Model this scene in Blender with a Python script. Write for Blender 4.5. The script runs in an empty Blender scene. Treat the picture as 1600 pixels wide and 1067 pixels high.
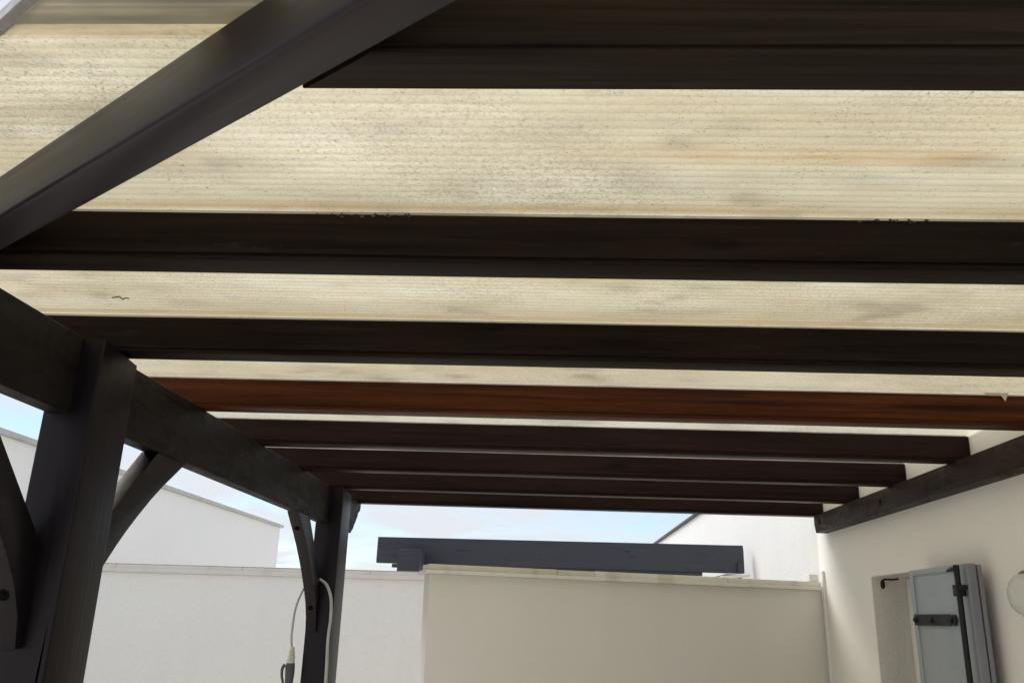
import bpy, bmesh, math, random
from mathutils import Vector, Matrix, noise
random.seed(7)
R = math.radians
sc = bpy.context.scene
C = sc.collection
CZ = 1.70                                   # eye height; all heights below are given above the eye and shifted by CZ

# ------------------------------------------------------------------ camera
def set_camera():
    pitch, yaw, roll = R(17.824), R(-2.980), R(1.748)
    fw = Vector((math.sin(yaw)*math.cos(pitch), math.cos(yaw)*math.cos(pitch), math.sin(pitch)))
    rt = Vector((math.cos(yaw), -math.sin(yaw), 0)); up = rt.cross(fw)
    c, s = math.cos(roll), math.sin(roll)
    rt2 = rt*c + up*s; up2 = up*c - rt*s
    cam = bpy.data.cameras.new('camera'); o = bpy.data.objects.new('camera', cam); C.objects.link(o)
    m = Matrix((rt2, up2, -fw)).transposed().to_4x4(); m.translation = (0, 0, CZ)
    o.matrix_world = m
    cam.sensor_width = 36; cam.lens = 1334.6/1600*36
    cam.clip_start = 0.02; cam.clip_end = 1000
    sc.camera = o
set_camera()

# ------------------------------------------------------------------ sky, sun, exposure
SUN_AZ, SUN_EL = R(306), R(52)              # compass bearing of the sun: 0 = straight ahead, clockwise
def set_light():
    w = bpy.data.worlds.new('World'); sc.world = w; w.use_nodes = True
    nt = w.node_tree; N = nt.nodes; L = nt.links; N.clear()
    out = N.new('ShaderNodeOutputWorld'); bg = N.new('ShaderNodeBackground')
    sky = N.new('ShaderNodeTexSky'); sky.sky_type = 'NISHITA'; sky.sun_disc = False
    sky.sun_elevation = SUN_EL; sky.sun_rotation = SUN_AZ
    sky.air_density = 1.0; sky.dust_density = 0.35; sky.ozone_density = 4.0
    tc = N.new('ShaderNodeTexCoord'); sep = N.new('ShaderNodeSeparateXYZ'); L.new(tc.outputs['Generated'], sep.inputs[0])
    ad = N.new('ShaderNodeMath'); ad.operation = 'ADD'; ad.inputs[1].default_value = 0.14; 
    mx = N.new('ShaderNodeMath'); mx.operation = 'MAXIMUM'; mx.inputs[1].default_value = 0.0
    L.new(sep.outputs[2], mx.inputs[0]); L.new(mx.outputs[0], ad.inputs[0])
    dv = []
    for k in range(2):
        d = N.new('ShaderNodeMath'); d.operation = 'DIVIDE'; L.new(sep.outputs[k], d.inputs[0]); L.new(ad.outputs[0], d.inputs[1]); dv.append(d)
    cb = N.new('ShaderNodeCombineXYZ'); L.new(dv[0].outputs[0], cb.inputs[0]); L.new(dv[1].outputs[0], cb.inputs[1])
    cb.inputs[2].default_value = 3.7
    nz = N.new('ShaderNodeTexNoise'); nz.inputs['Scale'].default_value = 1.4; nz.inputs['Detail'].default_value = 7; nz.inputs['Roughness'].default_value = 0.55
    nz.inputs['Distortion'].default_value = 0.5
    L.new(cb.outputs[0], nz.inputs['Vector'])
    rp = N.new('ShaderNodeValToRGB'); rp.color_ramp.elements[0].position = 0.40; rp.color_ramp.elements[1].position = 0.56
    rp.color_ramp.elements[0].color = (0.22, 0.22, 0.22, 1); rp.color_ramp.elements[1].color = (0.95, 0.95, 0.95, 1)
    L.new(nz.outputs[0], rp.inputs[0])
    mix = N.new('ShaderNodeMix'); mix.data_type = 'RGBA'
    L.new(rp.outputs[0], mix.inputs['Factor']); L.new(sky.outputs[0], mix.inputs['A'])
    mix.inputs['B'].default_value = (4.85, 5.0, 5.28, 1)
    L.new(mix.outputs['Result'], bg.inputs['Color']); bg.inputs['Strength'].default_value = 0.070
    L.new(bg.outputs[0], out.inputs[0])
    sl = bpy.data.lights.new('sun', 'SUN'); sl.energy = 1.5; sl.angle = R(42); sl.color = (1, 0.955, 0.89)
    so = bpy.data.objects.new('sun', sl); C.objects.link(so)
    d = Vector((math.sin(SUN_AZ)*math.cos(SUN_EL), math.cos(SUN_AZ)*math.cos(SUN_EL), math.sin(SUN_EL)))
    so.rotation_euler = d.to_track_quat('Z', 'Y').to_euler(); so.location = (-5, -5, 12)
    v = sc.view_settings; v.view_transform = 'Standard'; v.look = 'None'; v.gamma = 1; v.use_curve_mapping = False
    v.exposure = 1.25
    cy = sc.cycles; cy.max_bounces = 7; cy.diffuse_bounces = 4; cy.glossy_bounces = 2; cy.transmission_bounces = 5; cy.transparent_max_bounces = 12
    cy.use_denoising = True
set_light()

# ------------------------------------------------------------------ material helpers
class NT:
    def __init__(s, name):
        s.m = bpy.data.materials.new(name); s.m.use_nodes = True
        s.nt = s.m.node_tree; s.nt.nodes.clear()
        s.out = s.nt.nodes.new('ShaderNodeOutputMaterial')
    def n(s, t, **kw):
        o = s.nt.nodes.new('ShaderNode'+t)
        for k, v in kw.items(): setattr(o, k, v)
        return o
    def l(s, a, b): s.nt.links.new(a, b)
    def val(s, sock, v):
        if hasattr(v, 'links') or hasattr(v, 'is_linked'): s.l(v, sock)
        else: sock.default_value = v
    def coords(s, scale=(1,1,1), loc=None, rnd=True):
        tc = s.n('TexCoord'); mp = s.n('Mapping'); mp.inputs['Scale'].default_value = scale
        if rnd:
            oi = s.n('ObjectInfo'); vm = s.n('VectorMath', operation='SCALE'); vm.inputs[0].default_value = (31, 17, 23)
            s.l(oi.outputs['Random'], vm.inputs['Scale']); s.l(vm.outputs[0], mp.inputs['Location'])
        elif loc: mp.inputs['Location'].default_value = loc
        s.l(tc.outputs['Object'], mp.inputs['Vector']); return mp.outputs[0]
    def noise(s, vec, scale, detail=4, rough=.55, dist=0):
        o = s.n('TexNoise'); o.inputs['Scale'].default_value = scale; o.inputs['Detail'].default_value = detail
        o.inputs['Roughness'].default_value = rough; o.inputs['Distortion'].default_value = dist
        s.l(vec, o.inputs['Vector']); return o.outputs[0]
    def voro(s, vec, scale, feature='F1', rand=1):
        o = s.n('TexVoronoi', feature=feature); o.inputs['Scale'].default_value = scale; o.inputs['Randomness'].default_value = rand
        s.l(vec, o.inputs['Vector']); return o.outputs['Distance']
    def ramp(s, fac, a, b, ca=(0,0,0,1), cb=(1,1,1,1)):
        o = s.n('ValToRGB'); e = o.color_ramp.elements; e[0].position = a; e[1].position = b; e[0].color = ca; e[1].color = cb
        s.l(fac, o.inputs[0]); return o.outputs[0]
    def mix(s, fac, a, b, mode='MIX'):
        o = s.n('Mix', data_type='RGBA', blend_type=mode); s.val(o.inputs['Factor'], fac)
        s.val(o.inputs['A'], a); s.val(o.inputs['B'], b); return o.outputs['Result']
    def math(s, op, a, b=None):
        o = s.n('Math', operation=op); s.val(o.inputs[0], a)
        if b is not None: s.val(o.inputs[1], b)
        return o.outputs[0]
    def bump(s, h, dist, strength=1.0, normal=None):
        o = s.n('Bump'); o.inputs['Distance'].default_value = dist; o.inputs['Strength'].default_value = strength
        s.l(h, o.inputs['Height'])
        if normal is not None: s.l(normal, o.inputs['Normal'])
        return o.outputs[0]
    def principled(s, **kw):
        b = s.n('BsdfPrincipled')
        for k, v in kw.items(): s.val(b.inputs[k.replace('_', ' ')], v)
        s.l(b.outputs[0], s.out.inputs[0]); return b

def c4(r, g, b): return (r, g, b, 1)

def wood(name, a, b, dust=c4(.10, .095, .09), dust_amt=.5, rough=.5, spec=.3, grain=1.0, patch=.0, knot=.7):
    t = NT(name)
    gco = t.coords((1.2, 42, 42))
    g = t.noise(gco, 1.0, 5, .65, .6)
    big = t.noise(t.coords((1, 3, 3)), 1.6, 2)
    col = t.mix(t.ramp(g, .36, .66), a, b)
    col = t.mix(t.math('MULTIPLY', t.ramp(big, .35, .7), .6), col, b)
    kn = t.noise(t.coords((7, 20, 20)), 1.0, 2)
    kd = t.math('ADD', t.voro(t.coords((1.9, 7.5, 7.5)), 1.0), t.math('MULTIPLY', t.math('SUBTRACT', kn, .5), .22))
    km = t.math('MULTIPLY', t.ramp(kd, .07, .17, c4(1,1,1), c4(0,0,0)), knot)
    col = t.mix(km, col, c4(a[0]*.35, a[1]*.35, a[2]*.35))
    if patch:
        pn = t.noise(t.coords((5, 11, 11), rnd=True), 1.0, 5, .65, 1.2)
        col = t.mix(t.math('MULTIPLY', t.ramp(pn, .50, .60), patch), col, c4(a[0]*.4, a[1]*.4, a[2]*.4))
        col = t.mix(t.math('MULTIPLY', t.ramp(pn, .46, .36), patch*.6), col, c4(b[0]*2.2, b[1]*2.1, b[2]*2.0))
    # long drying cracks
    cr = t.noise(t.coords((.55, 30, 30)), 1.0, 1, .5, .3)
    crk = t.ramp(t.math('ABSOLUTE', t.math('SUBTRACT', cr, .5)), .0, .012, c4(1,1,1), c4(0,0,0))
    crk = t.math('MULTIPLY', crk, t.ramp(big, .52, .6))
    col = t.mix(t.math('MULTIPLY', crk, .8), col, c4(.002, .0018, .0015))
    # dust and scuffs
    d1 = t.ramp(t.noise(t.coords((9, 30, 30)), 1.0, 6, .72), .58, .78)
    d2 = t.ramp(t.noise(t.coords((1.7, 2.5, 2.5)), 1.0, 2), .42, .68)
    d = t.math('MULTIPLY', t.math('MULTIPLY', d1, d2), dust_amt)
    sp = t.ramp(t.voro(t.coords((26, 40, 40)), 1.0), .05, .10, c4(1,1,1), c4(0,0,0))
    d = t.math('MAXIMUM', d, t.math('MULTIPLY', t.math('MULTIPLY', sp, t.ramp(d2, .5, .8)), dust_amt*.9))
    col = t.mix(d, col, dust)
    bm = t.bump(g, .0016*grain, .8)
    rg = t.math('ADD', t.math('MULTIPLY', g, .22), rough-.1)
    if patch: rg = t.math('ADD', rg, t.math('MULTIPLY', t.ramp(pn, .45, .6), .2))
    t.principled(Base_Color=col, Roughness=rg, Specular_IOR_Level=spec, Specular_Tint=c4(1, .90, .92), Normal=bm)
    return t.m

def stucco(name, a, b, scale=1.0, depth=.0035, stain=.0, stain_col=c4(.3, .27, .2)):
    t = NT(name)
    co = t.coords((1, 1, 1), rnd=False)
    n1 = t.noise(co, 95*scale, 5, .62); n2 = t.voro(co, 150*scale); big = t.noise(co, .9, 4)
    n3 = t.noise(co, 26*scale, 3)
    col = t.mix(t.ramp(big, .3, .7), a, b)
    col = t.mix(t.math('MULTIPLY', t.ramp(n1, .45, .75), .10), col, c4(a[0]*.6, a[1]*.58, a[2]*.55))
    if stain:
        tc = t.coords((3.5, 3.5, .35), rnd=False)
        s1 = t.ramp(t.noise(tc, 1.6, 5), .52, .75)
        col = t.mix(t.math('MULTIPLY', s1, stain), col, stain_col)
    h = t.math('ADD', t.math('MULTIPLY', n1, .7), t.math('MULTIPLY', n2, .3)); h = t.math('ADD', h, t.math('MULTIPLY', n3, .6))
    t.principled(Base_Color=col, Roughness=.92, Specular_IOR_Level=.2, Normal=t.bump(h, depth, .75))
    return t.m

def plain(name, col, rough=.5, metal=0., spec=.4, var=.25, scale=30, bump=.0006):
    t = NT(name); co = t.coords((1,1,1))
    n = t.noise(co, scale, 5, .6); n2 = t.noise(co, scale*.12, 3)
    dark = c4(col[0]*(1-var), col[1]*(1-var), col[2]*(1-var))
    cc = t.mix(t.ramp(n, .35, .7), col, dark); cc = t.mix(t.math('MULTIPLY', t.ramp(n2, .4, .7), .5), cc, dark)
    rg = t.math('ADD', t.math('MULTIPLY', n, .2), rough-.1)
    t.principled(Base_Color=cc, Roughness=rg, Metallic=metal, Specular_IOR_Level=spec, Normal=t.bump(n, bump, .6))
    return t.m

Y1_, SP_ = .9475, .697
FL = 0.0243                                  # flute pitch of the multiwall sheet
def poly_bottom():
    t = NT('polycarbonate_underside')
    co = t.coords((1,1,1), rnd=False)
    sep = t.n('SeparateXYZ'); t.l(co, sep.inputs[0])
    fi = t.math('FLOOR', t.math('DIVIDE', sep.outputs[1], FL))
    cb = t.n('CombineXYZ'); t.l(t.math('MULTIPLY', sep.outputs[0], 1.1), cb.inputs[0]); t.l(t.math('MULTIPLY', fi, 7.31), cb.inputs[1])
    pf = t.noise(cb.outputs[0], 1.0, 3, .6)                       # dirt that differs from flute to flute
    cream = c4(.99, .955, .765); warm = c4(.94, .85, .61); grey = c4(.72, .63, .44); brown = c4(.66, .50, .27); dark = c4(.13, .11, .08)
    big = t.noise(t.coords((1.1, 2.2, 1), rnd=False), 1.6, 4, .6)
    col = t.mix(t.ramp(big, .38, .66), cream, grey)
    col = t.mix(t.math('MULTIPLY', t.ramp(pf, .40, .60), .8), col, warm)
    col = t.mix(t.math('MULTIPLY', t.ramp(pf, .64, .76), .6), col, grey)
    # rusty run-off bands
    st = t.ramp(t.noise(t.coords((.9, 11, 1), rnd=False), 1.0, 4, .6), .58, .74)
    stm = t.ramp(t.noise(t.coords((1.3, 2.1, 1), loc=(3.3, 1.1, 0), rnd=False), 1.0, 1), .44, .60)
    # settled dirt along the far side of every bay
    fr_ = t.math('FRACT', t.math('DIVIDE', t.math('SUBTRACT', sep.outputs[1], Y1_ - 10*SP_), SP_))
    wob = t.math('MULTIPLY', t.math('SUBTRACT', pf, .5), .05)
    dl = t.math('ABSOLUTE', t.math('SUBTRACT', t.math('ADD', fr_, wob), .968))
    dl = t.ramp(dl, .012, .035, c4(.8,.8,.8), c4(0,0,0))
    # each bay is dustier towards its far side
    bayd = t.ramp(t.math('ADD', fr_, t.math('MULTIPLY', t.math('SUBTRACT', big, .5), .9)), .42, .92)
    col = t.mix(t.math('MULTIPLY', bayd, .60), col, c4(.70, .62, .45))
    bst = t.math('MAXIMUM', t.math('MULTIPLY', t.math('MULTIPLY', st, stm), .75), t.math('MULTIPLY', t.math('MULTIPLY', dl, t.ramp(pf, .25, .5)), 1.0))
    col = t.mix(bst, col, brown)
    bb = t.ramp(t.noise(t.coords((.7, 5.5, 1), loc=(2.1, 4.4, 0), rnd=False), 1.3, 5, .62, .4), .44, .66)
    col = t.mix(t.math('MULTIPLY', bb, .65), col, c4(.70, .56, .33))
    # shade of the webs between the flutes painted as dark lines, uneven with dirt
    ff = t.math('ABSOLUTE', t.math('SUBTRACT', t.math('FRACT', t.math('ADD', t.math('DIVIDE', sep.outputs[1], FL), .5)), .5))
    wl = t.math('MULTIPLY', t.ramp(ff, .02, .11, c4(1,1,1), c4(0,0,0)), t.math('ADD', t.math('MULTIPLY', t.ramp(pf, .35, .6), .28), .20))
    col = t.mix(wl, col, c4(.50, .43, .30))
    # one long rusty stain in the nearest bay
    ry = t.math('ABSOLUTE', t.math('ADD', t.math('SUBTRACT', sep.outputs[1], 1.402), t.math('MULTIPLY', t.math('SUBTRACT', big, .5), .03)))
    rs = t.math('MULTIPLY', t.ramp(ry, .006, .042, c4(1,1,1), c4(0,0,0)), t.ramp(t.noise(t.coords((2.6, .2, 1), loc=(.35, 0, 0), rnd=False), 1.0, 3), .44, .62))
    rs = t.math('MULTIPLY', rs, t.ramp(sep.outputs[0], .15, .55, c4(.42,.42,.42), c4(1,1,1)))
    rs = t.math('MULTIPLY', rs, t.ramp(t.noise(t.coords((11, 70, 1), rnd=False), 1.0, 4, .7), .30, .62))
    col = t.mix(t.math('MULTIPLY', rs, .95), col, c4(.70, .47, .19))
    col = t.mix(t.math('MULTIPLY', t.ramp(t.math('MULTIPLY', sep.outputs[1], .1), .28, .34), .65), col, c4(.99, .98, .90))   # the far sheets are newer and cleaner
    # gritty grain
    gr = t.noise(co, 150, 3, .8)
    grm = t.ramp(big, .62, .36)
    grm = t.ramp(t.noise(co, 2.3, 2), .34, .60)
    col = t.mix(t.math('MULTIPLY', t.math('MULTIPLY', t.ramp(gr, .47, .64), t.math('ADD', t.math('MULTIPLY', grm, .7), .3)), .95), col, c4(.50, .43, .30))
    # specks and debris
    dco = t.n('VectorMath', operation='ADD'); wn = t.n('TexNoise'); wn.inputs['Scale'].default_value = 60; wn.inputs['Detail'].default_value = 1; t.l(co, wn.inputs['Vector'])
    ws = t.n('VectorMath', operation='SCALE'); ws.inputs['Scale'].default_value = .014; t.l(wn.outputs['Color'], ws.inputs[0])
    t.l(co, dco.inputs[0]); t.l(ws.outputs[0], dco.inputs[1])
    sp = t.ramp(t.voro(dco.outputs[0], 135), .13, .27, c4(1,1,1), c4(0,0,0))
    sp = t.math('MULTIPLY', sp, t.ramp(t.noise(co, 16, 3), .42, .58))
    sp2 = t.ramp(t.voro(dco.outputs[0], 40), .05, .10, c4(1,1,1), c4(0,0,0))
    sp2 = t.math('MULTIPLY', sp2, t.ramp(t.noise(co, 6, 2), .46, .56))
    crumb = t.math('MULTIPLY', t.ramp(t.noise(dco.outputs[0], 62, 4, .82), .62, .67), t.ramp(t.noise(t.coords((1.2, 2.4, 1), loc=(7.7, .9, 0), rnd=False), 2.0, 3), .50, .60))
    col = t.mix(t.math('MULTIPLY', crumb, .7), col, c4(.26, .21, .13))
    col = t.mix(t.math('MULTIPLY', sp, .75), col, dark); col = t.mix(t.math('MULTIPLY', sp2, .85), col, dark)
    tr = t.n('BsdfTranslucent'); df = t.n('BsdfDiffuse'); gl = t.n('BsdfGlossy'); gl.inputs['Roughness'].default_value = .38
    t.l(col, tr.inputs['Color']); t.l(col, df.inputs['Color'])
    m1 = t.n('MixShader'); m1.inputs[0].default_value = .12; t.l(tr.outputs[0], m1.inputs[1]); t.l(df.outputs[0], m1.inputs[2])
    fr = t.n('Fresnel'); fr.inputs['IOR'].default_value = 1.45
    m2 = t.n('MixShader'); t.l(t.math('MULTIPLY', fr.outputs[0], .4), m2.inputs[0]); t.l(m1.outputs[0], m2.inputs[1]); t.l(gl.outputs[0], m2.inputs[2])
    t.l(m2.outputs[0], t.out.inputs[0])
    return t.m
def poly_top():
    t = NT('polycarbonate_top_skin')
    co = t.coords((1,1,1), rnd=False)
    a = t.ramp(t.noise(t.coords((1.0, 2.4, 1), loc=(5.1, 2.2, 0), rnd=False), 3.2, 4, .62), .52, .74)
    b = t.ramp(t.noise(t.coords((1, 1.8, 1), loc=(1.7, 9.2, 0), rnd=False), 4.6, 3), .57, .70)
    d = t.math('ADD', t.math('MULTIPLY', a, .28), t.math('MULTIPLY', b, .34)); d = t.math('ADD', d, .015)
    d = t.math('MINIMUM', d, .85)
    tp = t.n('BsdfTransparent'); tp.inputs[0].default_value = c4(.985, .98, .95)
    df = t.n('BsdfDiffuse'); df.inputs[0].default_value = c4(.36, .31, .22)
    m1 = t.n('MixShader'); t.l(d, m1.inputs[0]); t.l(tp.outputs[0], m1.inputs[1]); t.l(df.outputs[0], m1.inputs[2])
    t.l(m1.outputs[0], t.out.inputs[0]); return t.m
def clear_web():
    t = NT('polycarbonate_web')
    tp = t.n('BsdfTransparent'); tp.inputs[0].default_value = c4(.97, .965, .93)
    df = t.n('BsdfTranslucent'); df.inputs[0].default_value = c4(.75, .70, .56)
    m1 = t.n('MixShader'); m1.inputs[0].default_value = .20; t.l(tp.outputs[0], m1.inputs[1]); t.l(df.outputs[0], m1.inputs[2])
    t.l(m1.outputs[0], t.out.inputs[0]); return t.m
def translucent(name, col, f=.5):
    t = NT(name); co = t.coords((1,1,1)); n = t.noise(t.coords((2, 30, 1)), 1.0, 4, .6)
    cc = t.mix(t.ramp(n, .35, .7), col, c4(col[0]*.75, col[1]*.74, col[2]*.72))
    a = t.n('BsdfTranslucent'); b = t.n('BsdfDiffuse'); t.l(cc, a.inputs[0]); t.l(cc, b.inputs[0])
    m1 = t.n('MixShader'); m1.inputs[0].default_value = 1-f; t.l(a.outputs[0], m1.inputs[1]); t.l(b.outputs[0], m1.inputs[2])
    t.l(m1.outputs[0], t.out.inputs[0]); return t.m

M = {}
M['wood_dark'] = wood('black_stained_wood', c4(.0014, .0009, .0007), c4(.0165, .0100, .0072), dust=c4(.06,.055,.05), spec=.07, rough=.5)
M['wood_dark_lit'] = wood('lit_black_stained_wood', c4(.0022, .0014, .0011), c4(.0260, .0178, .0132), dust=c4(.06,.055,.05), spec=.09, rough=.5, grain=1.4)  # paler copy of the black stain, light from the open end put into it
M['wood_post'] = wood('charcoal_stained_wood', c4(.0036, .0022, .0038), c4(.0066, .0044, .0064), dust=c4(.05,.044,.047), dust_amt=.4, spec=.24, rough=.38, knot=.15)
M['wood_beam'] = wood('dull_black_wood', c4(.0036, .0028, .0025), c4(.0095, .0076, .0068), dust=c4(.05,.046,.044), dust_amt=.7, spec=.15, rough=.5, patch=.35)
M['wood_weathered'] = wood('weathered_charcoal_wood', c4(.0078, .0056, .0080), c4(.0108, .0080, .0106), dust=c4(.07,.062,.065), dust_amt=.4, rough=.36, spec=.32, grain=.5, knot=.3)
M['wood_ledger'] = wood('worn_brown_wood', c4(.0050, .0030, .0022), c4(.0330, .0215, .0165), dust=c4(.06,.05,.045), dust_amt=.5, rough=.5, spec=.14, grain=1.6, patch=.15)
M['wood_brown'] = wood('dark_brown_stained_wood', c4(.0030, .0015, .0011), c4(.0215, .0098, .0066), dust=c4(.04,.035,.03), dust_amt=.3, spec=.11, rough=.42)
M['wood_red'] = wood('red_brown_stained_wood', c4(.017, .0046, .0021), c4(.088, .0250, .0070), dust=c4(.003, .002, .002), dust_amt=.9, rough=.42, spec=.10, knot=.95)
M['wood_grey'] = wood('grey_stained_wood', c4(.045, .051, .062), c4(.058, .064, .075), rough=.6, dust=c4(.15,.155,.16), dust_amt=.4, knot=.2)
M['poly'] = poly_bottom(); M['poly_top'] = poly_top(); M['poly_web'] = clear_web()
M['joint'] = translucent('grey_joint_profile', c4(.76, .75, .72), .85); M['tape'] = translucent('tan_sealing_tape', c4(.95, .93, .88), .97)
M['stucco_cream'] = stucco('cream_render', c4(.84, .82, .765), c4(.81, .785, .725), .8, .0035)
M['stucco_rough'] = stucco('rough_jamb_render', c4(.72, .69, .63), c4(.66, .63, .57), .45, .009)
M['stucco_beige'] = stucco('beige_render', c4(.755, .735, .675), c4(.725, .70, .635), 1.0, .0025, .05, c4(.42, .38, .29))
M['stucco_white'] = stucco('white_render', c4(.92, .895, .84), c4(.895, .87, .815), .42, .010, .10, c4(.70, .66, .58))
M['stucco_far'] = stucco('smooth_white_render', c4(.87, .845, .785), c4(.845, .82, .76), .4, .003, .10, c4(.66, .62, .55))
M['stucco_bright'] = stucco('bright_white_render', c4(.76, .75, .725), c4(.73, .72, .695), .4, .004, .10, c4(.60, .57, .51))
M['coping'] = stucco('coping_stone', c4(.80, .775, .71), c4(.73, .70, .63), 1.2, .002, .55, c4(.34, .29, .20))
M['coping_lichen'] = stucco('lichened_coping_stone', c4(.74, .70, .61), c4(.66, .62, .53), 2.0, .005, .5, c4(.22, .19, .12))
M['coping_white'] = stucco('white_coping', c4(.80, .77, .72), c4(.74, .70, .63), 1.2, .002, .4, c4(.50, .40, .30))
M['terracotta'] = plain('terracotta_edge', c4(.62, .44, .33), .85, var=.3, scale=40)
M['metal_trim'] = plain('dull_aluminium', c4(.30, .29, .28), .5, .35, var=.3, scale=60)
M['flashing'] = plain('pale_flashing', c4(.56, .55, .52), .6, var=.25, scale=12)
M['roof_edge'] = plain('dark_roof_edge', c4(.09, .085, .08), .7, var=.3)
M['pvc'] = plain('white_plastic', c4(.78, .77, .74), .45, var=.08, scale=20, bump=.0002)
M['hose'] = plain('off_white_hose', c4(.42, .42, .405), .45, var=.2, scale=50, bump=.0003)
M['connector'] = plain('yellowed_plastic', c4(.60, .57, .44), .5, var=.3, scale=60)
M['gun'] = plain('grey_rubber', c4(.085, .085, .085), .6, var=.35, scale=90)
M['iron'] = plain('black_iron', c4(.009, .009, .009), .5, .2, var=.3, scale=80, bump=.001)
M['shutter'] = plain('grey_blue_shutter_paint', c4(.305, .335, .355), .42, var=.07, scale=8, bump=.0004)
M['shutter_edge'] = plain('grey_shutter_edge_paint', c4(.22, .225, .255), .45, var=.12, scale=14, bump=.0004)
M['bolt'] = plain('rusty_bolt', c4(.05, .045, .04), .5, .5, var=.5, scale=120)
M['socket'] = plain('bolt_socket_shade', c4(.0025, .0022, .002), .8, spec=.1, var=.3)  # near-black paints in the shade inside the bolt holes
M['globe'] = plain('opal_glass', c4(.60, .61, .57), .25, var=.04, scale=6, bump=.0)
M['lamp_ring'] = plain('aged_lamp_ring', c4(.20, .175, .13), .5, var=.2)
M['glass'] = plain('window_glass', c4(.03, .035, .04), .05, var=.05)
M['paving'] = stucco('pale_paving', c4(.66, .62, .55), c4(.60, .56, .49), .6, .003)
M['soil'] = stucco('pale_gravel_ground', c4(.68, .665, .63), c4(.62, .605, .57), .3, .01)
M['web'] = plain('cobweb_dust', c4(.085, .08, .07), .9, var=.2)
M['paper'] = plain('peeling_sealant', c4(.62, .58, .54), .8, var=.25, scale=50)

# ------------------------------------------------------------------ object helpers
def link(name, me, mat, parent=None, loc=(0,0,0), rotz=0, sharp=40):
    me.name = name
    if mat and not me.materials: me.materials.append(mat)
    for p in me.polygons: p.use_smooth = True
    try: me.set_sharp_from_angle(angle=R(sharp))
    except Exception: pass
    o = bpy.data.objects.new(name, me); C.objects.link(o); o.location = loc; o.rotation_euler = (0, 0, rotz)
    if parent: o.parent = parent
    return o
def tag(o, label=None, cat=None, group=None, kind=None):
    for k, v in (('label', label), ('category', cat), ('group', group), ('kind', kind)):
        if v: o[k] = v
    return o
def thing(name, label, cat, loc=(0,0,0), group=None):
    o = bpy.data.objects.new(name, None); C.objects.link(o); o.location = loc; o.empty_display_size = .2
    return tag(o, label, cat, group)
def rounded(w, h, b, n=3):
    pts = []
    for cx, cz, a0 in ((w-b, b, -90), (w-b, h-b, 0), (b, h-b, 90), (b, b, 180)):
        for k in range(n+1):
            a = R(a0 + 90*k/n); pts.append((cx + b*math.cos(a), cz + b*math.sin(a)))
    return pts
def timber(name, length, w, h, mat, parent, loc, rotz=0, slope=0, b=.007, wob=.0012, cut0=0, cut1=0, groove=False):
    """a sawn member: local x runs along it, y across, z up; cut0/cut1 shear its two ends"""
    prof = rounded(w, h, b)
    if groove: prof[-4:-4] = [(0, .0155), (.0045, .0145), (.0045, .0090), (0, .0080)]    # quirk above the lower arris on the near side
    n = max(2, int(length/.12)); k = len(prof); sd = random.uniform(0, 99)
    V = []; F = []
    for i in range(n+1):
        t = i/n; x = t*length
        for (y, z) in prof:
            xx = x + (1-t)*cut0*y + t*cut1*y
            p = Vector((x*1.7 + sd, y*9, z*9)); o = noise.noise_vector(p)*wob
            p2 = noise.noise(Vector((x*.6 + sd, 3.1, 0)))*wob*2
            V.append((xx, y + o.y, z + o.z + p2*.6))
    for i in range(n):
        for j in range(k):
            F.append((i*k+j, i*k+(j+1) % k, (i+1)*k+(j+1) % k, (i+1)*k+j))
    F.append(tuple(range(k-1, -1, -1))); F.append(tuple(n*k + j for j in range(k)))
    me = bpy.data.meshes.new(name); me.from_pydata(V, [], F)
    bm = bmesh.new(); bm.from_mesh(me); bmesh.ops.recalc_face_normals(bm, faces=bm.faces); bm.to_mesh(me); bm.free()
    o = link(name, me, mat, parent, loc, rotz, 50)
    o.rotation_euler = (0, -slope, rotz)
    return o
def prism(name, pts, t, mat, parent, loc, rotz=0, bev=.004, seg=2, sharp=35):
    """outline (u, v) in the local xz plane, thickness t along local y"""
    bm = bmesh.new()
    a = [bm.verts.new((u, 0, v)) for u, v in pts]; b = [bm.verts.new((u, t, v)) for u, v in pts]
    bm.faces.new(a); bm.faces.new(list(reversed(b)))
    for i in range(len(pts)):
        j = (i+1) % len(pts); bm.faces.new((a[j], a[i], b[i], b[j]))
    bmesh.ops.recalc_face_normals(bm, faces=bm.faces)
    if bev:
        es = [e for e in bm.edges if len(e.link_faces) == 2 and e.calc_face_angle(0) > R(50)]
        bmesh.ops.bevel(bm, geom=es, offset=bev, segments=seg, affect='EDGES', profile=.6)
    me = bpy.data.meshes.new(name); bm.to_mesh(me); bm.free()
    return link(name, me, mat, parent, loc, rotz, sharp)
def box_bm(boxes, bev=.003, seg=2):
    bm = bmesh.new()
    for lo, hi in boxes:
        q = bmesh.new()
        r = bmesh.ops.create_cube(q, size=1)
        for v in r['verts']:
            v.co = Vector([lo[k] + (v.co[k]+.5)*(hi[k]-lo[k]) for k in range(3)])
        if bev: bmesh.ops.bevel(q, geom=q.edges[:], offset=bev, segments=seg, affect='EDGES', profile=.6)
        tmp = bpy.data.meshes.new('t'); q.to_mesh(tmp); q.free(); bm.from_mesh(tmp); bpy.data.meshes.remove(tmp)
    return bm
def boxes(name, bl, mat, parent=None, loc=(0,0,0), rotz=0, bev=.003, seg=2):
    bm = box_bm(bl, bev, seg); me = bpy.data.meshes.new(name); bm.to_mesh(me); bm.free()
    return link(name, me, mat, parent, loc, rotz)
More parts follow.
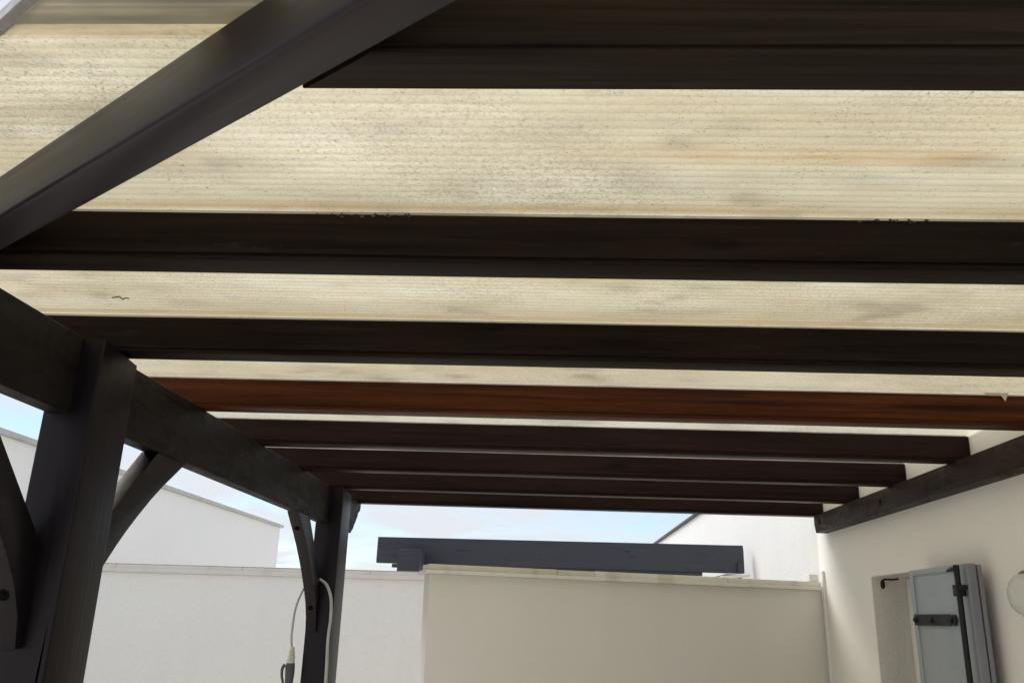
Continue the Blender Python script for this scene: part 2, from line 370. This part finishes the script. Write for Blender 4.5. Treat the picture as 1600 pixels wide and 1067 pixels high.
def smooth_path(pts, sub=8):
    P = [Vector(p) for p in pts]; out = []
    for i in range(len(P)-1):
        p0, p1, p2, p3 = P[max(i-1, 0)], P[i], P[i+1], P[min(i+2, len(P)-1)]
        for k in range(sub):
            t = k/sub
            out.append(.5*((2*p1) + (p2-p0)*t + (2*p0-5*p1+4*p2-p3)*t*t + (3*p1-p0-3*p2+p3)*t**3))
    out.append(P[-1]); return out
def tube(name, pts, rad, mat, parent=None, n=12, sub=8, loc=(0,0,0)):
    path = smooth_path(pts, sub) if sub else [Vector(p) for p in pts]
    m = len(path); V = []; F = []
    ref = Vector((0, 1, .13)).normalized()
    for i, p in enumerate(path):
        d = (path[min(i+1, m-1)] - path[max(i-1, 0)]).normalized()
        a = d.cross(ref); 
        if a.length < 1e-4: a = d.cross(Vector((1,0,0)))
        a.normalize(); b = d.cross(a); ref = -b.cross(d).cross(d) if False else ref
        r = rad(i/(m-1)) if callable(rad) else rad
        for k in range(n):
            an = 2*math.pi*k/n; V.append(p + a*math.cos(an)*r + b*math.sin(an)*r)
    for i in range(m-1):
        for k in range(n): F.append((i*n+k, i*n+(k+1) % n, (i+1)*n+(k+1) % n, (i+1)*n+k))
    F.append(tuple(range(n))); F.append(tuple((m-1)*n+k for k in range(n-1, -1, -1)))
    me = bpy.data.meshes.new(name); me.from_pydata([tuple(v) for v in V], [], F)
    bm = bmesh.new(); bm.from_mesh(me); bmesh.ops.recalc_face_normals(bm, faces=bm.faces); bm.to_mesh(me); bm.free()
    return link(name, me, mat, parent, loc)
def lathe(name, prof, mat, parent, loc, axis='z', n=28, sharp=40):
    """profile (r, h) spun about the local axis"""
    V = []; F = []; m = len(prof)
    for r, h in prof:
        for k in range(n):
            a = 2*math.pi*k/n; c, s = r*math.cos(a), r*math.sin(a)
            V.append((c, s, h) if axis == 'z' else ((h, c, s) if axis == 'x' else (c, h, s)))
    for i in range(m-1):
        for k in range(n): F.append((i*n+k, i*n+(k+1) % n, (i+1)*n+(k+1) % n, (i+1)*n+k))
    F.append(tuple(range(n))); F.append(tuple((m-1)*n+k for k in range(n)))
    me = bpy.data.meshes.new(name); me.from_pydata(V, [], F)
    bm = bmesh.new(); bm.from_mesh(me); bmesh.ops.recalc_face_normals(bm, faces=bm.faces); bm.to_mesh(me); bm.free()
    return link(name, me, mat, parent, loc, sharp=sharp)

# ================================================================== ground
def sheet(name, x0, x1, y0, y1, z, mat):
    me = bpy.data.meshes.new(name); me.from_pydata([(x0,y0,z),(x1,y0,z),(x1,y1,z),(x0,y1,z)], [], [(0,1,2,3)])
    return tag(link(name, me, mat), kind='structure')
sheet('ground', -400, 400, -400, 400, -.05, M['soil'])
sheet('terrace', -6.9, 1.80, -6, 6.12, 0.0, M['paving'])

# ================================================================== house wall on the right
WX = 1.802
house = thing('house', 'cream rendered house wall on the right carrying the pergola ledger and grey shutter', 'house', (2.0, 2.5, 0))
def rel(o): return o
def at_parent(o, par):
    o.location = Vector(o.location) - par.location
OY0, OY1, OZ0, OZ1 = 4.32, 5.08, .02, CZ + .2715
H_TOP = CZ + 1.262
def wall_with_opening():
    bl = []
    y0, y1, x0, x1 = -5.0, 6.02, WX, WX+.32
    ys = [y0, OY0, OY1, y1]; zs = [-.04, OZ0, OZ1, H_TOP]
    bm = bmesh.new(); cache = {}
    def v(x, y, z):
        k = (round(x,4), round(y,4), round(z,4))
        if k not in cache: cache[k] = bm.verts.new((x, y, z))
        return cache[k]
    for i in range(3):
        for j in range(3):
            if i == 1 and j == 1: continue
            for x in (x0, x1):
                bm.faces.new((v(x,ys[i],zs[j]), v(x,ys[i+1],zs[j]), v(x,ys[i+1],zs[j+1]), v(x,ys[i],zs[j+1])))
    def q(a, b, c, d): bm.faces.new((v(*a), v(*b), v(*c), v(*d)))
    for j in range(3):
        q((x0,y0,zs[j]),(x1,y0,zs[j]),(x1,y0,zs[j+1]),(x0,y0,zs[j+1])); q((x0,y1,zs[j]),(x1,y1,zs[j]),(x1,y1,zs[j+1]),(x0,y1,zs[j+1]))
    for i in range(3):
        q((x0,ys[i],zs[0]),(x1,ys[i],zs[0]),(x1,ys[i+1],zs[0]),(x0,ys[i+1],zs[0])); q((x0,ys[i],zs[3]),(x1,ys[i],zs[3]),(x1,ys[i+1],zs[3]),(x0,ys[i+1],zs[3]))
    rev = []
    for (a, b) in (((OY1,OZ0),(OY1,OZ1)), ((OY0,OZ1),(OY0,OZ0)), ((OY1,OZ1),(OY0,OZ1)), ((OY0,OZ0),(OY1,OZ0))):
        f = bm.faces.new((v(x0,a[0],a[1]), v(x1,a[0],a[1]), v(x1,b[0],b[1]), v(x0,b[0],b[1]))); rev.append(f)
    bmesh.ops.recalc_face_normals(bm, faces=bm.faces)
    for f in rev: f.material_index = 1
    es = [e for e in bm.edges if len(e.link_faces) == 2 and e.calc_face_angle(0) > R(50)]
    bmesh.ops.bevel(bm, geom=es, offset=.006, segments=2, affect='EDGES', profile=.5)
    me = bpy.data.meshes.new('wall'); bm.to_mesh(me); bm.free()
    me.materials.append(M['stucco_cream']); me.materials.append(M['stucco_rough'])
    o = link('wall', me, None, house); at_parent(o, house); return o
wall_with_opening()
def hpart(o): at_parent(o, house); return o
hpart(boxes('roof_edge', [((WX-.05, -5.0, H_TOP+.002), (WX+.40, 6.015, H_TOP+.035))], M['roof_edge'], house))
# window set back in the opening
wf = hpart(boxes('window_frame', [((1.992, OY1-.062, OZ0+.004), (2.045, OY1-.003, OZ1-.003)), ((1.992, OY0+.003, OZ0+.004), (2.045, OY0+.062, OZ1-.003)),
     ((1.994, OY0+.063, OZ1-.062), (2.043, OY1-.063, OZ1-.003)), ((1.994, OY0+.063, OZ0+.004), (2.043, OY1-.063, OZ0+.09))], M['pvc'], house))
g = boxes('pane', [((2.012, OY0+.06, OZ0+.088), (2.020, OY1-.06, OZ1-.06))], M['glass'], wf, bev=0)
# shutter: two leaves folded back to the wall
SY0, SY1, SZ0, SZ1 = 3.684, 4.275, .08, CZ + .262
def leaf_boxes(x0, x1, rec):
    st0, st1, tp = .098, .036, .026
    return [((x0, SY0, SZ0), (x1, SY0+st0, SZ1)), ((x0, SY1-st1, SZ0), (x1, SY1, SZ1)),
            ((x0, SY0+st0+.001, SZ1-tp), (x1, SY1-st1-.001, SZ1)), ((x0, SY0+st0+.001, SZ0), (x1, SY1-st1-.001, SZ0+.03)),
            ((x0+rec, SY0+st0-.002, SZ0+.01), (x1-.002, SY1-st1+.002, SZ1-.008))]
sh = hpart(boxes('shutter', leaf_boxes(1.699, 1.733, .006), M['shutter'], house, bev=.002))
tag(sh, 'grey blue shutter folded back with black strap hinge and lock bar')
boxes('folded_leaf', [((1.7400, SY0+.001, SZ0), (1.758, SY1, SZ1-.004))], M['shutter_edge'], sh, bev=.003)
boxes('edge_bead', [((1.6955, SY0-.004, SZ0), (1.7335, SY0+.026, SZ1-.001))], M['shutter_edge'], sh, bev=.007, seg=3)
for hz_ in (CZ-.6, CZ+.02): boxes('wall_hinge', [((1.760, SY1-.06, hz_), (WX+.01, SY1-.02, hz_+.05))], M['iron'], sh, bev=.002)
# strap hinge with a notched, pointed end
hz = CZ + .040
strap = prism('strap_hinge', [(0,-.0235),(.375,-.0235),(.390,-.010),(.405,-.0235),(.420,-.0225),(.433,0),(.420,.0225),(.405,.0235),(.390,.010),(.375,.0235),(0,.0235)],
              .006, M['iron'], sh, (1.698, 4.258, hz), R(-90), .0012, 1)
strap.location = (1.6925, 4.258, hz); 
for u in (.02, .19, .385):
    lathe('bolt', [(.013, .0), (.013, -.006), (.008, -.012), (.0, -.0125)], M['iron'], sh, (1.693, 4.258-u, hz), 'x', 16)
lb = tube('lock_bar', [(1.668, 3.718, SZ0+.05), (1.668, 3.716, CZ-.3), (1.668, 3.712, CZ+.2), (1.668, 3.710, CZ+.247)], .0115, M['iron'], sh, 12, 4)
tube('bar_hook', [(1.668, 3.712, CZ+.240), (1.667, 3.76, CZ+.240), (1.667, 3.80, CZ+.236)], lambda t: .010*(1-t)+.004, M['iron'], sh, 8, 4)
boxes('bar_guide', [((1.655, 3.697, CZ+.132), (1.690, 3.742, CZ+.178)), ((1.676, 3.69, CZ+.160), (1.696, 3.70, CZ+.176)), ((1.66, 3.675, CZ+.158), (1.672, 3.70, CZ+.174))], M['iron'], sh, bev=.003)
# shutter stop hanging in the opening, on the jamb
st = hpart(tube('shutter_stay', [(1.940, OY1-.005, CZ+.262), (1.935, OY1-.05, CZ+.262), (1.90, OY1-.06, CZ+.2575), (1.862, OY1-.055, CZ+.258), (1.848, OY1-.055, CZ+.250), (1.846, OY1-.055, CZ+.236)], lambda t: .0045 + .0015*t, M['iron'], house, 8, 4))
lathe('weight', [(.004, .02), (.011, .010), (.013, -.008), (.010, -.022), (.003, -.028)], M['iron'], st, (1.846, OY1-.055, CZ+.234), 'z', 14)
# cover strip on the wall where the boundary wall meets it
hpart(boxes('cover_strip', [((WX-.018, 5.905, .02), (WX+.001, 5.932, CZ+.345))], M['pvc'], house, bev=.003))

# wall lamp
lamp = thing('wall_lamp', 'round white opal wall lamp at the right edge beside the shutter', 'lamp', (WX, 3.420, CZ+.133))
lathe('base_ring', [(.0, -.0005), (.089, -.0005), (.091, -.010), (.089, -.018), (.079, -.019)], M['lamp_ring'], lamp, (0,0,0), 'x', 40)
lathe('globe', [(.078, -.020), (.077, -.030), (.070, -.048), (.056, -.062), (.036, -.071), (.015, -.075), (.001, -.0755)], M['globe'], lamp, (0,0,0), 'x', 40)

# ================================================================== neighbour's wall beyond, same row
nh = thing('house', 'bright white rendered neighbouring house wall behind the beige wall with dark roof edge', 'house', (2.2, 14, 0))
def npart(o): at_parent(o, nh); return o
npart(boxes('wall', [((WX+.004, 6.03, -.04), (WX+6, 23.0, CZ+1.262))], M['stucco_bright'], nh, bev=.01))
npart(boxes('roof_edge', [((WX-.03, 6.03, CZ+1.2645), (WX+6.05, 23.04, CZ+1.292))], M['roof_edge'], nh, bev=.004))

# ================================================================== pergola
RB, RS = .700, -.0049                         # rafter underside at x = 0 and its slope
def rz(x): return CZ + RB + RS*x
Y1, SP, RW, RH = .9475, .697, .0839, .1109
NX, NY = .590, .807                           # plan normal of the skew roof edge
pg = thing('pergola', 'dark stained wooden pergola with translucent ribbed cream roof sheets against the house wall', 'pergola', (0, 3, 0))
def pp(o): at_parent(o, pg); return o

BXI = -1.311; BW = .062; BT = CZ + .7055; BB = CZ + .489
tail = [(1.25, BB), (5.655, BB), (5.665, BB+.012), (5.690, BB+.022), (5.722, BB+.046), (5.728, BB+.058), (5.752, BB+.072), (5.790, BB+.108), (5.812, BB+.125), (5.820, BB+.147),
        (5.846, BB+.155), (5.874, BB+.168), (5.884, BB+.190), (5.884, BT), (1.25, BT)]
beam = pp(prism('beam', [(y, z-CZ) for y, z in tail], BW, M['wood_beam'], pg, (BXI, 0, CZ), R(90), .005, 3))
PXR = -1.247
def post(y0, y1, xr, xl, chamfer):
    zt = CZ + .700
    o = timber('post', zt-.004, y1-y0, xr-xl, M['wood_post'], pg, (0,0,0), b=.006, wob=.0015)
    # stand it up: local x -> up, local y -> +y, local z -> -x
    o.matrix_world = Matrix(((0,0,-1,xr),(0,1,0,y0),(1,0,0,.004),(0,0,0,1)))
    if chamfer:
        bm = bmesh.new(); bm.from_mesh(o.data)
        # plane: cuts the top inner far corner
        bmesh.ops.bisect_plane(bm, geom=bm.verts[:]+bm.edges[:]+bm.faces[:], plane_co=(zt-.004, 0, .0), plane_no=Vector((1, .10, -.62)).normalized(), clear_outer=True)
        ed = [e for e in bm.edges if e.is_boundary]
        if ed: bmesh.ops.contextual_create(bm, geom=ed)
        bmesh.ops.recalc_face_normals(bm, faces=bm.faces); bm.to_mesh(o.data); bm.free()
        o.data.set_sharp_from_angle(angle=R(35))
    m = o.matrix_world.copy(); m.translation = m.translation - pg.location
    o.matrix_world = m; o.matrix_parent_inverse = Matrix(); o.matrix_basis = m
    return o
p1 = post(2.210, 2.411, PXR, -1.385, True)
p2 = post(5.050, 5.268, -1.236, -1.387, True)
def carve(o, cutter_pts):
    """cut a slim wedge out of a member (world coordinates) so that it shows a real open check"""
    bm = bmesh.new(); vs = [bm.verts.new(p) for p in cutter_pts]
    bmesh.ops.convex_hull(bm, input=vs); me = bpy.data.meshes.new('cutter'); bm.to_mesh(me); bm.free()
    co = bpy.data.objects.new('cutter', me); C.objects.link(co)
    md = o.modifiers.new('carve', 'BOOLEAN'); md.object = co; md.operation = 'DIFFERENCE'; md.solver = 'EXACT'
    bpy.context.view_layer.update()
    new = bpy.data.meshes.new_from_object(o.evaluated_get(bpy.context.evaluated_depsgraph_get()))
    o.modifiers.clear(); old = o.data; new.name = old.name; o.data = new
    bpy.data.objects.remove(co); bpy.data.meshes.remove(me); bpy.data.meshes.remove(old)
    o.data.set_sharp_from_angle(angle=R(40))
yf = 2.2
carve(p1, [(-1.2600, yf, CZ-.02), (-1.2640, yf, CZ-.10), (-1.2585, yf, CZ-.10), (-1.2680, yf, CZ-.19), (-1.2600, yf, CZ-.19), (-1.2660, yf, CZ-.34), (-1.2625, yf, CZ-.34), (-1.2655, yf, CZ-.60),
           (-1.264, yf+.034, CZ-.10), (-1.266, yf+.034, CZ-.25)])
# curved braces
curve = [(.0, -.112), (.026, -.112), (.043, -.035), (.082, .040), (.130, .100), (.192, .168), (.240, .216), (.298, .268), (.372, .330), (.450, .388), (.525, .438), (.600, .4895)]
bp = curve + [(.375, .4895), (.0, .142)]
def brace(yface, sgn):
    if sgn > 0: o = prism('brace', bp, .060, M['wood_post'], pg, (-1.318, yface, CZ), R(90), .0035, 2, 30)
    else: o = prism('brace', bp, .060, M['wood_post'], pg, (-1.378, yface, CZ), R(-90), .0035, 2, 30)
    return pp(o)
b1 = brace(2.2105, -1); b2 = brace(2.4105, 1); b3 = brace(5.0495, -1)
def brace_bolt(br, u, v, nx, nz):
    # bolt on the curved underside: near-flush ring and head, hole shade painted black
    o = lathe('bolt', [(.0, .0035), (.007, .0035), (.0075, .001), (.0115, .001), (.0125, .0025), (.0150, .0025), (.0155, -.003)], M['socket'], br, (u, .030, v), 'z', 18)
    o.rotation_euler = (0, math.atan2(nx, nz), 0)
for br in (b1, b3):
    for (u, v, nx, nz) in ((.068, .014, .90, -.43), (.487, .4130, .58, -.81)):
        brace_bolt(br, u, v, nx, nz)
brace_bolt(b2, .487, .4130, .58, -.81)
# ledger on the house wall
LX = 1.726
led = pp(prism('ledger', [(-1.05, .5755), (5.776, .5755), (5.804, .635), (5.800, .6905), (-1.05, .6905)], WX-.001-LX, M['wood_ledger'], pg, (WX-.001, 0, CZ), R(90), .004, 2))
for y, z in ((5.685, .640), (4.62, .628), (3.1, .63), (1.4, .63)):
    o = lathe('bolt', [(.0, -.0008), (.006, -.0008), (.0065, -.0015), (.0165, -.0015), (.0180, -.0010), (.0185, .002)], M['socket'], led, (y, WX-.001-LX, z), 'y', 20)
    o.rotation_euler = (0, 0, R(180))
# rafters
CF = .536 + .074
for n in range(0, 9):
    y = Y1 + (n-1)*SP
    mat = M['wood_red'] if n == 4 else (M['wood_dark_lit'] if n < 2 else M['wood_dark'] if n < 4 else M['wood_brown'])
    if n <= 2:
        x0 = (CF + .008 - NY*y)/NX; cut = -NY/NX
    else:
        x0 = -1.62; cut = 0
    L = WX - .003 - x0
    o = pp(timber('rafter', L, RW, RH, mat, pg, (x0, y, rz(x0)), 0, math.atan(RS), b=.007, cut0=cut, groove=True))
    if n == 4: tag(o, 'red brown rafter among the dark ones')
    elif n > 4: tag(o, 'dark brown rafter')
# skew trimmer at the open end
d = Vector((NY, -NX, 0)); s0 = -1.62
px, py = s0, (.536 - NX*s0)/NY
tl = (1.722 - s0)/NY
o = pp(timber('trimmer', tl, .0742, .1085, M['wood_weathered'], pg, (px, py, CZ+.7015+.0095-.0085), math.atan2(-NX, NY), math.atan(RS*NY), b=.009, wob=.002))
tag(o, 'skew black beam crossing the upper left corner')

# roof sheets: one per bay, fluted along the rafters
EC = .342
def xleft(y): return max(-1.70, (EC - NX*y)/NY*0 + (EC - NY*y)/NX)
ZS = RB + RH + .0055; TH = .016
cent = [Y1 + RW/2 + (k-1)*SP for k in range(0, 9)]
bounds = [-.885] + cent[:-1] + [Y1 + 7*SP + RW + .045]
for bi in range(len(bounds)-1):
    ya, yb = bounds[bi] + .002, bounds[bi+1] - .002
    V = []; F = []; mi = []
    def zz(x, dz): return CZ + ZS + RS*x + dz
    def quad(ps, m): 
        i = len(V); V.extend(ps); F.append((i, i+1, i+2, i+3)); mi.append(m)
    k0, k1 = math.floor(ya/FL), math.floor(yb/FL)
    ys = [ya] + [k*FL for k in range(k0+1, k1+1) if k*FL > ya+.003 and k*FL < yb-.003] + [yb]
    XR = WX - .004
    for i in range(len(ys)-1):
        a, b = ys[i], ys[i+1]; S = 4
        for s in range(S):
            ta, tb = s/S, (s+1)/S; y0, y1 = a+(b-a)*ta, a+(b-a)*tb
            if xleft(y0) > XR-.01: continue
            sag = lambda t: -.0005*math.sin(math.pi*t)
            x00, x01 = xleft(y0), min(xleft(y1), XR)
            quad([(x00, y0, zz(x00, sag(ta))), (XR, y0, zz(XR, sag(ta))), (XR, y1, zz(XR, sag(tb))), (x01, y1, zz(x01, sag(tb)))], 0)
        x00, x01 = xleft(a), xleft(b)
        if x00 < XR-.01:
            quad([(x00, a, zz(x00, TH)), (XR, a, zz(XR, TH)), (XR, b, zz(XR, TH)), (x01, b, zz(x01, TH))], 1)
            quad([(x00, a, zz(x00, .0002)), (XR, a, zz(XR, .0002)), (XR, a, zz(XR, TH-.0002)), (x00, a, zz(x00, TH-.0002))], 2)
    me = bpy.data.meshes.new('roof_sheet'); me.from_pydata(V, [], F)
    me.materials.append(M['poly']); me.materials.append(M['poly_top']); me.materials.append(M['poly_web'])
    for p, m in zip(me.polygons, mi): p.material_index = m
    bm = bmesh.new(); bm.from_mesh(me); bmesh.ops.remove_doubles(bm, verts=bm.verts, dist=.00005); bm.to_mesh(me); bm.free()
    pp(link('roof_sheet', me, None, pg, sharp=60))
# joint profiles under the sheet joints, and the trim along the skew edge
def strip(name, y, hw, zoff, th, mat, parent, xr=WX-.006):
    e = lambda yy: max(-1.69, (EC + .012 - NY*yy)/NX)
    V = []
    for dz in (0, th):
        for (yy, xx) in ((y-hw, e(y-hw)), (y-hw, xr), (y+hw, xr), (y+hw, e(y+hw))): V.append((xx, yy, CZ+RB+RH+RS*xx+zoff+dz))
    me = bpy.data.meshes.new(name); me.from_pydata(V, [], [(3,2,1,0),(4,5,6,7),(0,1,5,4),(1,2,6,5),(2,3,7,6),(3,0,4,7)])
    return link(name, me, mat, parent)
for n in range(1, 9):
    y = Y1 + (n-1)*SP + RW/2
    jp = pp(strip('joint_profile', y, .0415, .0010, .0020, M['joint'], pg))
    if n == 1: strip('sealing_tape', y, .0700, .0034, .0010, M['tape'], jp, (CF - NY*y)/NX - .10)
s0 = -1.70; L = (1.79-s0)/NY
o = pp(prism('edge_trim', [(0,-.003),(L,-.003),(L,.021),(0,.021)], .017, M['metal_trim'], pg, (s0, (EC-.003-NX*s0)/NY, CZ+ZS+RS*s0), math.atan2(-NX, NY), .0015, 1))
o.rotation_euler = (0, -math.atan(RS*NY), math.atan2(-NX, NY))
# loose curl of sealant over the red rafter
y4 = Y1 + 3*SP
pp(prism('sealant_flap', [(0, .012), (.035, -.004), (.060, .002), (.074, -.004), (.086, -.024), (.094, -.008), (.100, .012)], .0025, M['paper'], pg, (1.52, y4-.010, CZ+RB+RH-.008), 0, .0005, 1))

# crumbs of old paint and mould on the top arris of the second and third rafters
def residue(spots):
    V = []; F = []; rr = random.Random(3)
    for (xa, xb, yf, zt, cnt) in spots:
        for _ in range(cnt):
            x = rr.uniform(xa, xb); z = zt - abs(rr.gauss(0, .004)); w, h = rr.uniform(.0015, .006), rr.uniform(.0008, .003)
            i = len(V); n = 5; y0 = yf - .0012
            for dy in (0, .003):
                for k in range(n):
                    a = 2*math.pi*k/n; V.append((x + w*math.cos(a)*rr.uniform(.6, 1), y0 + dy, z + h*math.sin(a)*rr.uniform(.6, 1)))
            F.append(tuple(i+k for k in range(n)))
            for k in range(n): F.append((i+k, i+n+k, i+n+(k+1) % n, i+(k+1) % n))
    me = bpy.data.meshes.new('residue'); me.from_pydata(V, [], F)
    return tag(pp(link('residue', me, M['web'], pg)), kind='stuff')
yr2, yr3 = Y1 + SP, Y1 + 2*SP
residue([(-.52, -.30, yr2, CZ+RB+RH+.0005, 30), (.60, .78, yr2, CZ+RB+RH-.003, 16)])

# ================================================================== beige boundary wall under the far end of the roof
A = Vector((-.700, 5.090, 0)); B = Vector((WX-.004, 5.950, 0)); dr = (B-A); LW = dr.length; ang = math.atan2(dr.y, dr.x)
bw = thing('boundary_wall', 'low beige rendered wall under the roof end with lichened stone coping', 'wall', A)
bw.rotation_euler = (0, 0, ang)
boxes('wall', [((0, 0, 0), (LW-.01, .16, CZ+.222))], M['stucco_beige'], bw, bev=.004)
boxes('coping_band', [((-.028, -.028, CZ+.2225), (LW-.02, .188, CZ+.2445))], M['coping'], bw, bev=.004)
xs = [-.012, .78, 1.02, 1.93, LW-.022]
for i in range(4):
    o = boxes('coping_stone', [((xs[i]+.0015, -.012+random.uniform(-.002, .002), CZ+.2450), (xs[i+1]-.0015, .172, CZ+.2765+random.uniform(-.002, .0015)))], M['coping_lichen'] if i in (0, 1) else M['coping'], bw, bev=.004)
blk = tag(boxes('block', [((0, 0, 0), (.070, .06, .046))], M['pvc'], None, (1.708, 5.935, CZ+.2785), ang, .004), 'small white block resting on the right end of the beige wall coping', 'block')

# ================================================================== white boundary wall, left
WY = 7.30; wk = .3325
ww = thing('boundary_wall', 'low white rendered wall on the left with pale moulded coping, behind the posts', 'wall', (-3.5, WY, 0))
boxes('wall', [((-3.4, 0, 0), (5.2, .18, CZ+wk-.070))], M['stucco_white'], ww, bev=.004)
boxes('coping_band', [((-3.4, -.026, CZ+wk-.0695), (5.2, .206, CZ+wk-.034))], M['coping_white'], ww, bev=.005)
x = -3.4
while x < 5.15:
    w = min(1.08, 5.2-x); st_ = boxes('coping_stone', [((x+.0015, -.014, CZ+wk-.0335), (x+w-.0015, .194, CZ+wk-.0075))], M['coping_white'], ww, bev=.004)
    boxes('tile_edge', [((x+.002, -.010, CZ+wk-.0070), (x+w-.002, .190, CZ+wk))], M['terracotta'], st_, bev=.002)
    x += w

# ================================================================== neighbour's pergola
YB = 7.95
np_ = thing('pergola', 'blue grey neighbouring pergola beam showing above the beige wall', 'pergola', (0, YB, 0))
k = YB/7.0
zb0, zb1 = .376*k, .585*k
prism('cross_beam', [(-1.401*k, zb0+.004), (-1.399*k, zb1-.003), (1.513*k, zb1+.003), (1.517*k, zb1-.045), (1.517*k, zb0-.002)], .08, M['wood_grey'], np_, (0, 0, CZ), 0, .004, 2)
boxes('under_plate', [((-1.274*k, .012, CZ+zb0-.032), (1.19*k, .066, CZ+zb0-.001))], M['wood_grey'], np_, bev=.003)
k2 = (YB-.34)/7.0
boxes('side_beam', [((-1.230*k2, -.34, CZ+.27), (-1.053*k2, -.002, CZ+.4910*k2))], M['wood_grey'], np_, bev=.005)
boxes('side_beam', [((-1.230*k2, .082, CZ+.30), (-1.053*k2, 3.2, CZ+.50))], M['wood_grey'], np_, bev=.005)
for yy in (.14, 2.9): boxes('post', [((-1.215*k2, yy, 0), (-1.07*k2, yy+.14, CZ+.299))], M['wood_grey'], np_, bev=.005)
boxes('side_beam', [((1.38*k, .082, CZ+.27), (1.51*k, 3.2, CZ+.42))], M['wood_grey'], np_, bev=.004)
boxes('end_block', [((1.462*k, -.022, CZ+.374*k), (1.512*k, -.0015, CZ+.455*k))], M['wood_grey'], np_, bev=.004)
for yy in (.14, 2.9): boxes('post', [((1.39*k, yy, 0), (1.50*k, yy+.14, CZ+.2695))], M['wood_grey'], np_, bev=.005)
prism('board', [(0, 0), (.24, .022), (.24, .040), (0, .020)], .20, M['coping'], np_, (1.30*k, -.24, CZ+.368), 0, .002, 1)

# ================================================================== building far left
GX = -7.0
lb_ = thing('building', 'long pale flat roofed building behind the white wall, seen past the posts', 'building', (-10, 12, 0))
def lpart(o): at_parent(o, lb_); return o
lpart(boxes('wall', [((-14, 0.5, -.04), (GX, 22.2, CZ+2.005))], M['stucco_far'], lb_, bev=.01))
y = .44
while y < 22.2:
    w = min(2.95, 22.27-y); lpart(boxes('coping', [((-14.05, y+.004, CZ+2.006), (GX+.07, y+w-.004, CZ+2.075))], M['flashing'], lb_, bev=.006)); y += w
dp = lpart(lathe('downpipe', [(.055, 0), (.055, CZ+1.95)], M['pvc'], lb_, (GX+.10, 11.35, 0), 'z', 24))
lathe('pipe_bracket', [(.057, -.02), (.064, -.02), (.064, .02), (.057, .02)], M['pvc'], dp, (0, 0, CZ+1.36), 'z', 24)
boxes('pipe_bracket_arm', [((-.10, -.10, CZ+1.35), (.02, -.05, CZ+1.37))], M['pvc'], dp, bev=.002)

# ================================================================== hose with spray gun hung over the brace
hs = thing('garden_hose', 'off white hose with grey spray gun hung over the far post brace', 'hose', (-1.2, 4.9, 0))
def hp(o): at_parent(o, hs); return o
def z_(v): return CZ + v
hp(tube('tube', [(-1.437, 5.0, z_(-.205)), (-1.446, 5.0, z_(-.13)), (-1.440, 5.0, z_(.0)), (-1.418, 5.005, z_(.085)), (-1.392, 5.012, z_(.140)), (-1.350, 5.022, z_(.1755)), (-1.300, 5.010, z_(.160)),
     (-1.262, 4.985, z_(.128)), (-1.232, 4.965, z_(.060)), (-1.222, 4.955, z_(-.035)), (-1.226, 4.955, z_(-.155)), (-1.218, 4.955, z_(-.375)), (-1.21, 4.95, z_(-.9)), (-1.16, 4.93, .35), (-1.05, 4.88, .03), (-.85, 4.85, .016)],
     lambda t:   .0064 + .0022*min(1, max(0, (t-.25)/.2)), M['hose'], hs, 14, 10))
hp(lathe('connector', [(.012, .012), (.014, .010), (.015, -.010), (.018, -.014), (.018, -.030), (.021, -.034), (.022, -.072), (.017, -.076)], M['connector'], hs, (-1.436, 5.0, z_(-.208)), 'z', 20))
gn = hp(tube('spray_gun', [(-1.435, 5.0, z_(-.280)), (-1.435, 5.0, z_(-.31)), (-1.434, 5.0, z_(-.37)), (-1.438, 5.0, z_(-.43)), (-1.46, 5.0, z_(-.49))], lambda t: .022+.004*math.sin(6*t), M['gun'], hs, 14, 6))
hp(tube('trigger', [(-1.462, 4.99, z_(-.288)), (-1.474, 4.985, z_(-.310)), (-1.472, 4.985, z_(-.35)), (-1.462, 4.99, z_(-.395)), (-1.475, 4.99, z_(-.42))], lambda t: .010-.005*t, M['gun'], hs, 10, 6))

# ================================================================== a curled twig clinging under the roof sheet
tw = tube('twig', [(-1.2374, 2.186, 0), (-1.2181, 2.180, 0), (-1.2100, 2.175, -.001), (-1.2132, 2.2004, 0), (-1.2001, 2.185, -.001), (-1.1910, 2.192, 0)], .0016, M['bolt'], None, 7, 4, (0, 0, CZ+RB+RH+.0045))
tag(tw, 'thin dark curled twig clinging under the roof sheet above the left beam', 'twig')
